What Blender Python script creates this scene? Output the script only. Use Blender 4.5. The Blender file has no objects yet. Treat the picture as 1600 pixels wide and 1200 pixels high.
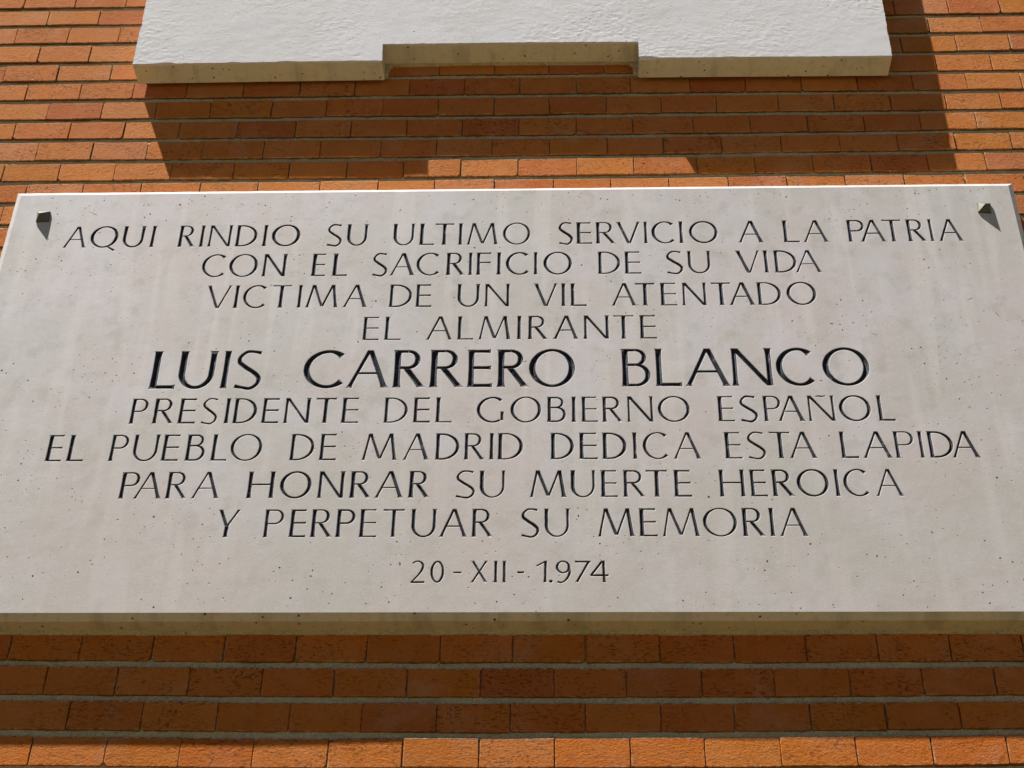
import bpy, bmesh, math, random
from mathutils import Vector, Matrix, noise
from mathutils.geometry import delaunay_2d_cdt

# ---------------------------------------------------------------- camera, sky, sun, exposure
SC = bpy.context.scene
COL = SC.collection
random.seed(7)

cam_d = bpy.data.cameras.new('camera')
cam = bpy.data.objects.new('camera', cam_d)
COL.objects.link(cam)
cam_d.sensor_width = 36.0
cam_d.lens = 55.817
cam_d.clip_start = 0.05
cam_d.clip_end = 2000
R2 = Vector((0.9994788, 0.0289867, 0.0142081))
U2 = Vector((0.0060650, -0.6009091, 0.7992943))
FW = Vector((-0.0317067, 0.7987916, 0.6007718))
cam.matrix_world = Matrix(((R2.x, U2.x, -FW.x, 0.027136), (R2.y, U2.y, -FW.y, -2.305773),
                           (R2.z, U2.z, -FW.z, -1.808848), (0, 0, 0, 1)))
SC.camera = cam

SUN_TRAVEL = Vector((1.60, 1.0, -4.15)).normalized()
to_sun = -SUN_TRAVEL
elev = math.asin(to_sun.z)
azim = math.atan2(to_sun.x, to_sun.y)
world = bpy.data.worlds.new('World')
SC.world = world
world.use_nodes = True
wn = world.node_tree.nodes
wl = world.node_tree.links
wn.clear()
sky = wn.new('ShaderNodeTexSky')
sky.sky_type = 'NISHITA'
sky.sun_disc = False
sky.altitude = 700
sky.air_density = 0.25
sky.dust_density = 0.1
sky.sun_elevation = elev
sky.sun_rotation = azim
bg = wn.new('ShaderNodeBackground')
bg.inputs['Strength'].default_value = 0.05
wo = wn.new('ShaderNodeOutputWorld')
wl.new(sky.outputs[0], bg.inputs['Color'])
wl.new(bg.outputs[0], wo.inputs['Surface'])

sun_d = bpy.data.lights.new('sun', 'SUN')
sun_d.energy = 5.0
sun_d.angle = math.radians(0.53)
sun_d.color = (1.0, 0.975, 0.94)
sun = bpy.data.objects.new('sun', sun_d)
COL.objects.link(sun)
sun.rotation_euler = SUN_TRAVEL.to_track_quat('-Z', 'Y').to_euler()
sun.location = (-3, -3, 6)

SC.view_settings.view_transform = 'Standard'
SC.view_settings.look = 'None'
SC.view_settings.gamma = 1.0
SC.view_settings.use_curve_mapping = False
SC.view_settings.exposure = 1.08

# ---------------------------------------------------------------- measured layout (millimetres / metres on the wall)
# lettering: (character, left, right, baseline, cap line) in mm on the face of the slab
TEXT = [
 [('A',-932.7,-887.6,222.9,278.8),('Q',-883.2,-827.9,222.8,278.8),('U',-820.7,-775.2,222.7,278.7),('I',-765.7,-755.8,222.7,278.7),('R',-710.9,-676.9,222.6,278.6),('I',-669.8,-659.9,222.5,278.6),('N',-652.2,-608,222.5,278.6),('D',-599.7,-557.4,222.4,278.6),('I',-547.2,-538.9,222.3,278.5),('O',-530.8,-474.4,222.3,278.5),('S',-423.1,-393.5,222.1,278.4),('U',-386.3,-342.8,222,278.4),('U',-296.9,-252.9,221.9,278.3),('L',-245.4,-215.4,221.8,278.3),('T',-215.7,-178.6,221.8,278.3),('I',-170.2,-161.9,221.7,278.2),('M',-152.7,-93.2,221.7,278.2),('O',-85.4,-31.4,221.6,278.2),('S',21.8,49.3,221.4,278.1),('E',55.3,86.6,221.3,278.1),('R',92.7,131.3,221.3,278),('V',132.1,178.2,221.2,278),('I',182.3,193.9,221.2,278),('C',198.6,244.5,221.1,277.9),('I',250.6,260.6,221,277.9),('O',270.2,326,221,277.9),('A',363.5,411.8,220.8,277.8),('L',448.6,479.4,220.7,277.8),('A',486.3,534.6,220.6,277.7),('P',570.7,604.3,220.5,277.7),('A',594.8,642.9,220.4,277.6),('T',638,675.3,220.4,277.6),('R',683.4,719.4,220.3,277.6),('I',723.9,734.4,220.3,277.6),('A',741.9,787.8,220.2,277.5)],
 [('C',-656,-608.7,145.8,203.4),('O',-604,-548.1,145.8,203.3),('N',-538.8,-494.5,145.7,203.2),('E',-446.3,-418.5,145.7,203.1),('L',-406.4,-376.7,145.6,203),('S',-330.7,-301.4,145.6,202.9),('A',-296.6,-249.2,145.5,202.8),('C',-247.6,-201.6,145.5,202.7),('R',-191,-154.9,145.5,202.6),('I',-149.4,-139.8,145.4,202.6),('F',-133.8,-104.9,145.4,202.6),('I',-96.2,-85.7,145.4,202.5),('C',-78.6,-32.5,145.4,202.4),('I',-26.5,-16.6,145.3,202.4),('O',-7.6,47.6,145.3,202.3),('D',95.3,138.5,145.2,202.2),('E',145.3,177.3,145.2,202.1),('S',223.9,255.6,145.1,201.9),('U',263.2,309.4,145.1,201.9),('V',353.7,400.3,145,201.7),('I',406.9,415.2,145,201.7),('D',425.6,468.3,145,201.6),('A',464.2,513.8,145,201.5)],
 [('V',-638.6,-591,69.1,125.4),('I',-585.2,-575.3,69,125.3),('C',-568.7,-522.9,68.9,125.2),('T',-514.5,-478.3,68.8,125.1),('I',-466.8,-455.7,68.7,125),('M',-448.3,-388.1,68.6,124.9),('A',-379.7,-333.6,68.5,124.7),('D',-294,-250.9,68.3,124.5),('E',-244.4,-213.8,68.2,124.4),('U',-168.3,-123.3,68,124.2),('N',-115.9,-69.4,67.9,124.1),('V',-25.4,19.4,67.7,123.9),('I',25.1,35.4,67.7,123.8),('L',42.8,73.8,67.6,123.7),('A',119.5,165.7,67.4,123.5),('T',162.5,200.3,67.3,123.4),('E',209.2,241,67.2,123.3),('N',249.8,294.8,67.1,123.2),('T',303.7,340.8,67,123.1),('A',336.4,383.8,66.9,123),('D',388.2,433.1,66.8,122.9),('O',441.9,497.8,66.7,122.7)],
 [('E',-337.8,-306.8,-9.4,46.4),('L',-298,-266.7,-9.5,46.4),('A',-220.8,-172.3,-9.7,46.3),('L',-164.5,-133.8,-9.8,46.2),('M',-124.5,-65.4,-9.9,46.2),('I',-55.2,-47,-9.9,46.1),('R',-35.4,1.5,-10,46.1),('A',11.7,57.6,-10.1,46),('N',66.9,113.1,-10.2,46),('T',120.4,158.6,-10.3,45.9),('E',168.4,200.2,-10.4,45.9)],
 [('L',-714.6,-666.9,-117.5,-31),('U',-666.9,-594.7,-117.5,-31.1),('I',-586.2,-572.7,-117.6,-31.2),('S',-561.8,-513.2,-117.6,-31.3),('C',-439.3,-362.2,-117.8,-31.6),('A',-357.9,-283.5,-117.9,-31.7),('R',-276.3,-217.7,-118,-31.9),('R',-210.6,-150.1,-118.1,-32),('E',-142.7,-97.1,-118.1,-32.1),('R',-89.4,-32.5,-118.2,-32.3),('O',-32.8,51.1,-118.3,-32.4),('B',132.7,185.3,-118.5,-32.7),('L',193,240.5,-118.5,-32.8),('A',247.2,325.7,-118.6,-32.9),('N',329.9,401,-118.7,-33.1),('C',407.6,477.7,-118.8,-33.2),('O',489.9,574.1,-118.9,-33.4)],
 [('P',-737.8,-707.2,-194.3,-138.2),('R',-697.1,-658.2,-194.3,-138.2),('E',-651.7,-619.6,-194.4,-138.3),('S',-610.6,-581.7,-194.5,-138.3),('I',-570.3,-559.6,-194.5,-138.4),('D',-554.5,-511.7,-194.6,-138.4),('E',-503.5,-471.9,-194.6,-138.5),('N',-463.4,-418.2,-194.7,-138.6),('T',-409.6,-372,-194.8,-138.6),('E',-362.4,-330.8,-194.9,-138.7),('D',-287.2,-244.5,-195,-138.8),('E',-235.7,-204.8,-195.1,-138.9),('L',-196.4,-166.4,-195.1,-138.9),('G',-124.2,-74.3,-195.3,-139.1),('O',-65.1,-9.6,-195.4,-139.1),('B',-0.3,33.9,-195.4,-139.2),('I',42.1,51.9,-195.5,-139.3),('E',60.3,89.6,-195.5,-139.3),('R',96.6,133.6,-195.6,-139.4),('N',140.3,187,-195.7,-139.4),('O',193.8,251.1,-195.8,-139.5),('E',298.2,328.2,-195.9,-139.7),('S',337.1,368.6,-196,-139.7),('P',378.1,410,-196.1,-139.8),('A',403,450,-196.1,-139.8),('Ñ',455.6,503,-196.2,-139.9),('O',509.4,565.8,-196.3,-140),('L',576.2,605.7,-196.4,-140.1)],
 [('E',-872.5,-843.1,-273.6,-216.5),('L',-835.2,-804.4,-273.6,-216.6),('P',-761.3,-729.6,-273.6,-216.6),('U',-722,-674.8,-273.6,-216.6),('E',-669.7,-638.5,-273.6,-216.7),('B',-627.9,-593.5,-273.7,-216.7),('L',-583.3,-554.1,-273.7,-216.7),('O',-550.5,-494,-273.7,-216.8),('D',-445.7,-403,-273.8,-216.8),('E',-394.3,-363.8,-273.8,-216.9),('M',-319,-258.1,-273.8,-216.9),('A',-249,-202.9,-273.8,-217),('D',-193.2,-150.6,-273.9,-217),('R',-143.3,-107,-273.9,-217),('I',-100.1,-91,-273.9,-217.1),('D',-85.5,-40.6,-273.9,-217.1),('D',5.8,47.3,-274,-217.2),('E',55.2,88.1,-274,-217.2),('D',95,138.3,-274,-217.2),('I',147,156.6,-274,-217.2),('C',164.4,210,-274,-217.3),('A',217.3,265.4,-274.1,-217.3),('E',305.5,335.5,-274.1,-217.4),('S',344.5,376.2,-274.1,-217.4),('T',383,419.6,-274.1,-217.4),('A',415.8,463.4,-274.1,-217.4),('L',503.3,534,-274.2,-217.5),('A',540.8,590.9,-274.2,-217.5),('P',595.8,630.6,-274.2,-217.6),('I',636.4,646.4,-274.2,-217.6),('D',653.2,696.7,-274.2,-217.6),('A',691.9,739.7,-274.3,-217.6)],
 [('P',-730.9,-697.6,-351.1,-295.5),('A',-704.8,-656.8,-351.1,-295.5),('R',-650.5,-613,-351.1,-295.5),('A',-606.1,-557.4,-351.2,-295.5),('H',-511.7,-464.5,-351.2,-295.5),('O',-456.4,-400.9,-351.2,-295.5),('N',-389.7,-345.5,-351.2,-295.5),('R',-335.8,-298.2,-351.2,-295.5),('A',-292.3,-243.3,-351.2,-295.5),('R',-235.7,-198.6,-351.2,-295.5),('S',-155.2,-121.2,-351.2,-295.5),('U',-116,-69.4,-351.2,-295.5),('M',-28,34.1,-351.2,-295.5),('U',38.6,83.6,-351.2,-295.5),('E',90.7,120.4,-351.2,-295.5),('R',129,167.5,-351.2,-295.6),('T',167.3,204.9,-351.2,-295.6),('E',214.5,245.4,-351.3,-295.6),('H',291,335.2,-351.3,-295.6),('E',343.3,372.7,-351.3,-295.6),('R',380,417.4,-351.3,-295.6),('O',421.6,476.7,-351.3,-295.6),('I',485,494.3,-351.3,-295.6),('C',500.1,543.7,-351.3,-295.6),('A',553,599.6,-351.3,-295.6)],
 [('Y',-555.5,-516.6,-428.7,-372.5),('P',-474.6,-441.2,-428.7,-372.5),('E',-431.6,-402.2,-428.7,-372.5),('R',-395.5,-358,-428.7,-372.5),('P',-353.4,-320.9,-428.8,-372.5),('E',-313.8,-283.9,-428.8,-372.6),('T',-275.1,-238.1,-428.8,-372.6),('U',-228.1,-182.7,-428.8,-372.6),('A',-179,-132.4,-428.9,-372.6),('R',-125.8,-89.3,-428.9,-372.6),('S',-43.3,-12.3,-428.9,-372.7),('U',-5.5,39.4,-429,-372.7),('M',85.8,146.7,-429,-372.7),('E',153.5,184.4,-429.1,-372.7),('M',192.4,254.4,-429.1,-372.7),('O',259.2,317,-429.1,-372.8),('R',324.2,362.3,-429.2,-372.8),('I',369.7,378.1,-429.2,-372.8),('A',385.5,432.8,-429.2,-372.8)],
 [('2',-223.8,-198.9,-515.5,-473.6),('0',-191.2,-167.1,-515.6,-473.7),('-',-153.4,-138.8,-515.6,-473.7),('X',-124.5,-96.3,-515.6,-473.7),('I',-86.7,-80.2,-515.6,-473.8),('I',-72.4,-66.4,-515.6,-473.8),('-',-48.6,-36.6,-515.6,-473.8),('1',-18.4,1.1,-515.6,-473.8),('.',4.4,9.1,-515.7,-473.9),('9',14.1,39.3,-515.7,-473.9),('7',45.6,72.6,-515.7,-473.9),('4',69.5,101.5,-515.7,-473.9)],
]
ROWS = {
 5:[-1176,-1060,-945],
 4:[-1112,-998,-881,-764,-647,-530,-413,-296,-179,-62,56,173,290,407,524,641,758,875,988],
 3:[-1173,-1056,-943,-825,-707,-589,-471,-353,-236,-118,0,118,236,354,472,589,707,825,939],
 2:[-1110,-998,-880,-763,-646,-529,-412,-295,-178,-61,56,173,290,407,524,641,758,875,988],
 1:[-1173,-1057,-941,-823,-705,-586,-468,-350,-231,-114,3,120,237,354,471,589,706,823,940],
 0:[-1113,-997,-883,-769,-647,-526,-409,-293,-176,-59,60,175,300,416,533,650,766,878,991],
 -1:[-1056,-941,-826,-710,-581,-464,-346,-229,-112,4,122,237,351,480,595,712,826,940],
 -2:[-1116,-999,-884,-768,-646,-524,-408,-292,-177,-59,59,176,300,417,534,651,765,879],
 -3:[-1056,-941,-826,-711,-585,-467,-343,-228,-114,4,121,237,354,476,594,711,827,940],
 -4:[-1114,-999,-884,-768,-640,-526,-408,-292,-176,-59,59,174,301,418,534,650,764,880],
 -5:[-1056,-940,-822,-701,-584,-459,-341,-227,-107,12,127,243,362,478,594,710,831],
 -22:[-877,-761,-643,-525,-408,-292,-173,-56,62,181,300,416,530,645,761],
 -23:[-808,-692,-575,-457,-341,-224,-106,11,126,245,360,479,594,707],
 -24:[-759,-641,-522,-407,-292,-174,-58,60,178,293,411,528,643],
 -25:[-808,-690,-573,-458,-341,-224,-105,12,129,244,360,476,592,707],
}
CRS = {
 4:[(-1.225,-0.0022)],
 3:[(-1.213,0.0004),(0.897,-0.0027)],
 2:[(-1.2,-0.0002),(0.888,-0.0021)],
 1:[(-1.187,-0.0026),(0.878,-0.0022)],
 0:[(-1.174,-0.0036),(-0.076,0.0039),(0.869,-0.0031)],
 -1:[(-1.162,-0.0014),(-0.075,0.0027),(0.86,-0.0018)],
 -2:[(-1.15,0.0001),(-0.074,-0.0001),(0.851,-0.0001)],
 -3:[(-1.138,0.0028),(-0.073,-0.0006),(0.842,0.0008)],
 -4:[(-1.124,-0.0007),(-0.073,0.0002),(0.833,0.004)],
 -5:[(-1.112,0.0008),(-0.072,0.0024),(0.824,0.0057)],
 -6:[],
 -23:[(-0.886,0.0026),(-0.262,-0.0035),(0.756,-0.0012)],
 -24:[(-0.873,0.002),(-0.259,-0.0043),(0.745,0.0001)],
 -25:[(-0.86,0.0015),(-0.255,-0.0044),(0.735,0.0051)],
}
Z0=0.7443
P = 0.060          # course height
SLAB_Y = -0.048    # face of the inscribed slab

# ---------------------------------------------------------------- helpers
def mesh_obj(name, verts, faces, mat, parent=None, smooth=False):
    me = bpy.data.meshes.new(name)
    me.from_pydata(verts, [], faces)
    me.update()
    if mat is not None:
        me.materials.append(mat)
    if smooth:
        me.polygons.foreach_set('use_smooth', [True] * len(me.polygons))
    o = bpy.data.objects.new(name, me)
    COL.objects.link(o)
    if parent is not None:
        o.parent = parent
    return o

def thing(name, label, cat, loc=(0, 0, 0)):
    o = bpy.data.objects.new(name, None)
    o.empty_display_size = 0.1
    o.location = loc
    COL.objects.link(o)
    o['label'] = label
    o['category'] = cat
    return o

class NT:
    """small node-tree writer"""
    def __init__(self, name):
        self.m = bpy.data.materials.new(name)
        self.m.use_nodes = True
        self.t = self.m.node_tree
        self.t.nodes.clear()
        self.out = self.t.nodes.new('ShaderNodeOutputMaterial')
        self.b = self.t.nodes.new('ShaderNodeBsdfPrincipled')
        self.t.links.new(self.b.outputs[0], self.out.inputs['Surface'])
        self.co = self.t.nodes.new('ShaderNodeTexCoord')
    def put(self, sock, v):
        if hasattr(v, 'links') or hasattr(v, 'is_linked'):
            self.t.links.new(v, sock)
        else:
            if isinstance(v, tuple) and len(v) == 3 and sock.type == 'RGBA':
                v = (*v, 1)
            sock.default_value = v
    def node(self, kind, ins=None, out=0, **props):
        n = self.t.nodes.new(kind)
        for k, v in props.items():
            setattr(n, k, v)
        for k, v in (ins or {}).items():
            self.put(n.inputs[k], v)
        return n.outputs[out]
    def coords(self, world=True, scale=(1, 1, 1), loc=(0, 0, 0)):
        src = self.node('ShaderNodeNewGeometry', out='Position') if world else self.co.outputs['Object']
        return self.node('ShaderNodeMapping', {'Vector': src, 'Scale': scale, 'Location': loc})
    def noise(self, vec, scale, detail=4.0, rough=0.55, dist=0.0):
        return self.node('ShaderNodeTexNoise', {'Vector': vec, 'Scale': scale, 'Detail': detail, 'Roughness': rough,
                                               'Distortion': dist}, out='Fac')
    def voro(self, vec, scale, out='Distance', rnd=1.0, feature='F1'):
        return self.node('ShaderNodeTexVoronoi', {'Vector': vec, 'Scale': scale, 'Randomness': rnd}, out=out,
                         feature=feature)
    def ramp(self, fac, a, b, ca=0.0, cb=1.0):
        return self.node('ShaderNodeMapRange', {'Value': fac, 'From Min': a, 'From Max': b, 'To Min': ca, 'To Max': cb},
                         interpolation_type='SMOOTHSTEP')
    def mix(self, fac, a, b, mode='MIX'):
        n = self.t.nodes.new('ShaderNodeMix')
        n.data_type = 'RGBA'
        n.blend_type = mode
        for s in n.inputs:
            if s.name == 'Factor' and s.type == 'VALUE' : fs = s; break
        ca = [s for s in n.inputs if s.name == 'A' and s.type == 'RGBA'][0]
        cb = [s for s in n.inputs if s.name == 'B' and s.type == 'RGBA'][0]
        self.put(fs, fac); self.put(ca, a); self.put(cb, b)
        return [s for s in n.outputs if s.type == 'RGBA'][0]
    def math(self, op, a, b=0.0, c=None):
        n = self.t.nodes.new('ShaderNodeMath')
        n.operation = op
        self.put(n.inputs[0], a); self.put(n.inputs[1], b)
        if c is not None: self.put(n.inputs[2], c)
        return n.outputs[0]
    def bump(self, height, dist, strength=1.0, normal=None):
        n = self.t.nodes.new('ShaderNodeBump')
        n.inputs['Strength'].default_value = strength
        n.inputs['Distance'].default_value = dist
        self.put(n.inputs['Height'], height)
        if normal is not None: self.t.links.new(normal, n.inputs['Normal'])
        return n.outputs[0]
    def finish(self, color, rough=0.9, normal=None, spec=0.25, metal=0.0):
        self.put(self.b.inputs['Base Color'], color)
        self.put(self.b.inputs['Roughness'], rough)
        self.b.inputs['Specular IOR Level'].default_value = spec
        self.b.inputs['Metallic'].default_value = metal
        if normal is not None:
            self.t.links.new(normal, self.b.inputs['Normal'])
        return self.m

# ---------------------------------------------------------------- materials
def brick_material(edges=True):
    n = NT('fired_brick')
    v = n.coords()
    oi = n.t.nodes.new('ShaderNodeObjectInfo')
    tone = oi.outputs['Color']
    vo = n.node('ShaderNodeVectorMath', {0: v, 1: n.node('ShaderNodeCombineXYZ', {'X': n.math('MULTIPLY', oi.outputs['Random'], 40.0), 'Y': 0.0, 'Z': n.math('MULTIPLY', oi.outputs['Random'], 17.0)})}, operation='ADD')
    big = n.noise(vo, 16, 3)
    mid = n.noise(vo, 70, 5, 0.65)
    fine = n.noise(vo, 300, 4, 0.75)
    c = n.mix(n.ramp(big, 0.35, 0.7, 0, 0.5), tone, n.mix(0.32, tone, (0.54, 0.25, 0.11)))
    c = n.mix(n.ramp(mid, 0.42, 0.72, 0, 0.28), c, n.mix(0.4, c, (0.28, 0.085, 0.022)))
    c = n.mix(n.ramp(fine, 0.3, 0.75, 0.0, 0.4), c, n.mix(0.35, c, (0.58, 0.30, 0.14)))
    c = n.mix(n.ramp(fine, 0.42, 0.30, 0, 0.30), c, (0.20, 0.065, 0.022))
    # pale bloom in wandering patches
    bl = n.noise(n.coords(loc=(3, 0, 1)), 7, 4, 0.6, 0.6)
    c = n.mix(n.math('MULTIPLY', n.ramp(bl, 0.52, 0.74, 0, 0.36), n.ramp(mid, 0.3, 0.6)), c, (0.52, 0.31, 0.19))
    # drag marks of the sanded face: stretched scratches whose amount differs per brick
    amt = n.ramp(n.math('FRACT', n.math('MULTIPLY', oi.outputs['Random'], 7.31)), 0.35, 1.0, 0.25, 1.0)
    sv = n.node('ShaderNodeMapping', {'Vector': vo, 'Scale': (0.55, 1, 1.35), 'Rotation': (0, 0.35, 0)})
    cr = n.noise(sv, 210, 5, 0.75, 0.5)
    crk = n.ramp(cr, 0.44, 0.37)
    crk = n.math('MULTIPLY', crk, n.math('MULTIPLY', amt, n.ramp(n.noise(vo, 24, 2), 0.38, 0.62)))
    c = n.mix(n.math('MULTIPLY', crk, 0.25), c, (0.18, 0.05, 0.02))
    # mortar smears and grime along the edges of the face, plus a painted sunlit top line
    ob = n.node('ShaderNodeSeparateXYZ', {0: n.co.outputs['Object']}, out=0)
    obn = n.t.nodes.new('ShaderNodeSeparateXYZ'); n.t.links.new(n.co.outputs['Object'], obn.inputs[0])
    ex = n.math('SUBTRACT', 0.0575, n.math('ABSOLUTE', obn.outputs[0]))
    ez = n.math('SUBTRACT', 0.0238, n.math('ABSOLUTE', obn.outputs[2]))
    ed = n.math('MINIMUM', ex, ez)
    wob = n.noise(vo, 130, 4, 0.65)
    if not edges: ed = 0.02
    near = n.ramp(n.math('ADD', ed, n.math('MULTIPLY', n.math('SUBTRACT', wob, 0.5), 0.010)), 0.0030, 0.0004)
    c = n.mix(n.math('MULTIPLY', near, n.ramp(n.noise(vo, 33, 2), 0.48, 0.66, 0, 0.45)), c, (0.48, 0.34, 0.21))
    top = n.math('SUBTRACT', 0.0238, obn.outputs[2]) if edges else 0.02
    ntop = n.ramp(n.math('ADD', top, n.math('MULTIPLY', n.math('SUBTRACT', wob, 0.5), 0.006)), 0.0022, 0.0006)
    c = n.mix(n.math('MULTIPLY', ntop, n.ramp(mid, 0.40, 0.55, 0.1, 0.75)), c, (0.60, 0.47, 0.32))  # sunlight on the upper arris painted in as a pale line
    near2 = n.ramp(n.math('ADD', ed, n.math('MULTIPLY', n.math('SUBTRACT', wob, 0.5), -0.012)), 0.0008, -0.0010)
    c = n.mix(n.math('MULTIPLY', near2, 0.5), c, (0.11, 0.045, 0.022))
    if edges:
        bed = n.ramp(obn.outputs[1], 0.0012, 0.0030)
        c = n.mix(n.math('MULTIPLY', bed, 0.85), c, (0.17, 0.125, 0.07))  # mortar on the bed faces, darkened in colour to stand for joint shade
    h = n.math('ADD', n.math('MULTIPLY', cr, 0.55), n.math('MULTIPLY', fine, 0.75))
    h = n.math('SUBTRACT', h, n.math('MULTIPLY', crk, 1.2))
    h = n.math('SUBTRACT', h, n.math('MULTIPLY', near2, 0.6))
    nb = n.bump(h, 0.0028, 1.0)
    nb = n.bump(mid, 0.0026, 0.6, nb)
    return n.finish(c, 0.92, nb, 0.15)

def mortar_material():
    n = NT('lime_mortar')
    v = n.coords()
    a = n.noise(v, 30, 4)
    b = n.noise(v, 260, 4, 0.7)
    c = n.mix(n.ramp(a, 0.35, 0.7), (0.60, 0.48, 0.24), (0.47, 0.395, 0.22))
    c = n.mix(n.ramp(b, 0.48, 0.62, 0, 0.9), c, (0.64, 0.58, 0.42))
    c = n.mix(n.ramp(b, 0.42, 0.30, 0, 0.7), c, (0.10, 0.085, 0.06))
    nb = n.bump(b, 0.005, 1.0)
    return n.finish(c, 0.95, nb, 0.1)

def limestone_color(n, v):
    """pale smooth limestone: cloudy warm/cool patches, faint vertical rain streaks, tiny pores"""
    cl = n.noise(v, 3.2, 5, 0.6, 0.5)
    cl2 = n.noise(n.coords(loc=(5, 2, 9)), 8.5, 5, 0.62, 0.3)
    c = n.mix(n.ramp(cl, 0.36, 0.66), (0.445, 0.420, 0.385), (0.495, 0.432, 0.412))
    c = n.mix(n.ramp(cl2, 0.42, 0.66, 0, 0.75), c, (0.51, 0.485, 0.50))
    sp = n.noise(v, 26, 4, 0.6)
    c = n.mix(n.ramp(sp, 0.50, 0.70, 0, 0.52), c, (0.35, 0.33, 0.285))
    st = n.noise(n.coords(scale=(1, 1, 0.10), loc=(1, 0, 4)), 34, 3, 0.5)
    c = n.mix(n.ramp(st, 0.50, 0.68, 0, 0.50), c, (0.57, 0.53, 0.50))
    sp2 = n.noise(n.coords(scale=(1, 1, 0.14), loc=(8, 0, 2)), 17, 3, 0.5)
    c = n.mix(n.ramp(sp2, 0.56, 0.75, 0, 0.22), c, (0.37, 0.35, 0.30))
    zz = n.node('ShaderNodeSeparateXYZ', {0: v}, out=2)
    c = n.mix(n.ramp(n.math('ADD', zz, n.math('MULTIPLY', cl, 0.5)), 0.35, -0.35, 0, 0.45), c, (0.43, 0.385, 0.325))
    g2 = n.noise(v, 330, 3, 0.7)
    c = n.mix(n.ramp(g2, 0.55, 0.72, 0, 0.45), c, (0.66, 0.63, 0.60))
    c = n.mix(n.ramp(g2, 0.42, 0.28, 0, 0.40), c, (0.30, 0.275, 0.25))
    gr = n.noise(v, 900, 2, 0.6)
    c = n.mix(n.ramp(gr, 0.35, 0.65, 0, 0.22), c, n.mix(0.5, c, (0.66, 0.62, 0.56)))
    return c

def limestone_material():
    n = NT('smooth_limestone')
    v = n.coords()
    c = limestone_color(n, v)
    # fine pores, clustered; the dark colour holds their dirt and painted shade
    clus = n.ramp(n.noise(v, 6, 3), 0.40, 0.68, 0.12, 1.0)
    wv = n.node('ShaderNodeVectorMath', {0: v, 1: n.node('ShaderNodeVectorMath', {0: n.node('ShaderNodeTexNoise', {'Vector': v, 'Scale': 150.0}, out='Color'), 'Scale': 0.004}, operation='SCALE')}, operation='ADD')
    vd = n.voro(wv, 75)
    vr = n.node('ShaderNodeSeparateColor', {0: n.voro(wv, 75, 'Color')}, out=0)
    pore = n.math('MULTIPLY', n.ramp(vd, 0.13, 0.075), n.ramp(vr, 0.45, 0.6))
    pore = n.math('MULTIPLY', pore, clus)
    vd2 = n.voro(wv, 190)
    vr2 = n.node('ShaderNodeSeparateColor', {0: n.voro(wv, 190, 'Color')}, out=1)
    pore2 = n.math('MULTIPLY', n.ramp(vd2, 0.20, 0.08), n.ramp(vr2, 0.58, 0.70))
    pore2 = n.math('MULTIPLY', pore2, clus)
    po = n.math('MAXIMUM', n.math('MULTIPLY', pore, 0.95), n.math('MULTIPLY', pore2, 0.7))
    c = n.mix(po, c, (0.12, 0.10, 0.085))
    h = n.math('SUBTRACT', n.math('MULTIPLY', n.noise(v, 420, 4, 0.65), 0.34), po)
    h2 = n.noise(v, 40, 4, 0.5)
    nb = n.bump(h, 0.0010, 0.5)
    nb = n.bump(h2, 0.0009, 0.30, nb)
    return n.finish(c, 0.72, nb, 0.3)

def carved_material():
    """inside of the V-cut letters: dark paint, worn off towards the rim; 'cut' = distance from the rim in mm"""
    n = NT('painted_v_cut')
    v = n.coords()
    at = n.node('ShaderNodeAttribute', {}, out='Fac', attribute_name='cut')
    rim = n.noise(v, 230, 4, 0.7)
    wear = n.noise(v, 60, 3, 0.6)
    edge = n.ramp(n.math('ADD', at, n.math('MULTIPLY', n.math('SUBTRACT', rim, 0.5), 1.0)), 0.68, 1.05)
    edge = n.math('MULTIPLY', edge, n.ramp(wear, 0.28, 0.40, 0.75, 1.0))
    paint = n.mix(n.ramp(wear, 0.45, 0.62), (0.016, 0.014, 0.027), (0.026, 0.036, 0.040))
    paint = n.mix(n.ramp(rim, 0.52, 0.74, 0, 0.55), paint, (0.12, 0.125, 0.12))
    c = n.mix(edge, limestone_color(n, v), paint)
    nb = n.bump(n.noise(v, 330, 4, 0.65), 0.0012, 0.6)
    return n.finish(c, 0.75, nb, 0.25)

def rough_stone_material():
    n = NT('hammered_stone')
    v = n.coords()
    a = n.noise(v, 4.5, 5, 0.6, 0.4)
    c = n.mix(n.ramp(a, 0.35, 0.65), (0.57, 0.55, 0.53), (0.61, 0.595, 0.60))
    b = n.noise(n.coords(scale=(0.5, 1, 1.4)), 18, 5, 0.65)
    c = n.mix(n.ramp(b, 0.5, 0.75, 0, 0.35), c, (0.49, 0.47, 0.43))
    # warm mottling of the sawn edges
    g = n.noise(v, 60, 4, 0.7)
    c = n.mix(n.ramp(g, 0.55, 0.8, 0, 0.4), c, (0.40, 0.37, 0.30))
    vd = n.voro(v, 60)
    vr = n.node('ShaderNodeSeparateColor', {0: n.voro(v, 60, 'Color')}, out=0)
    pore = n.math('MULTIPLY', n.ramp(vd, 0.13, 0.07), n.ramp(vr, 0.88, 0.93))
    c = n.mix(pore, c, (0.13, 0.11, 0.09))
    tool = n.noise(n.coords(scale=(0.75, 1, 1.5)), 330, 4, 0.7, 0.5)
    calm = n.ramp(n.noise(v, 5.5, 3), 0.40, 0.60, 0.4, 1.0)
    h = n.math('ADD', n.math('MULTIPLY', n.math('MULTIPLY', tool, calm), 1.0), n.math('MULTIPLY', n.noise(v, 620, 3, 0.7), 0.6))
    h = n.math('SUBTRACT', h, n.math('MULTIPLY', pore, 0.7))
    nb = n.bump(h, 0.0016, 0.65)
    return n.finish(c, 0.88, nb, 0.2)

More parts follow.
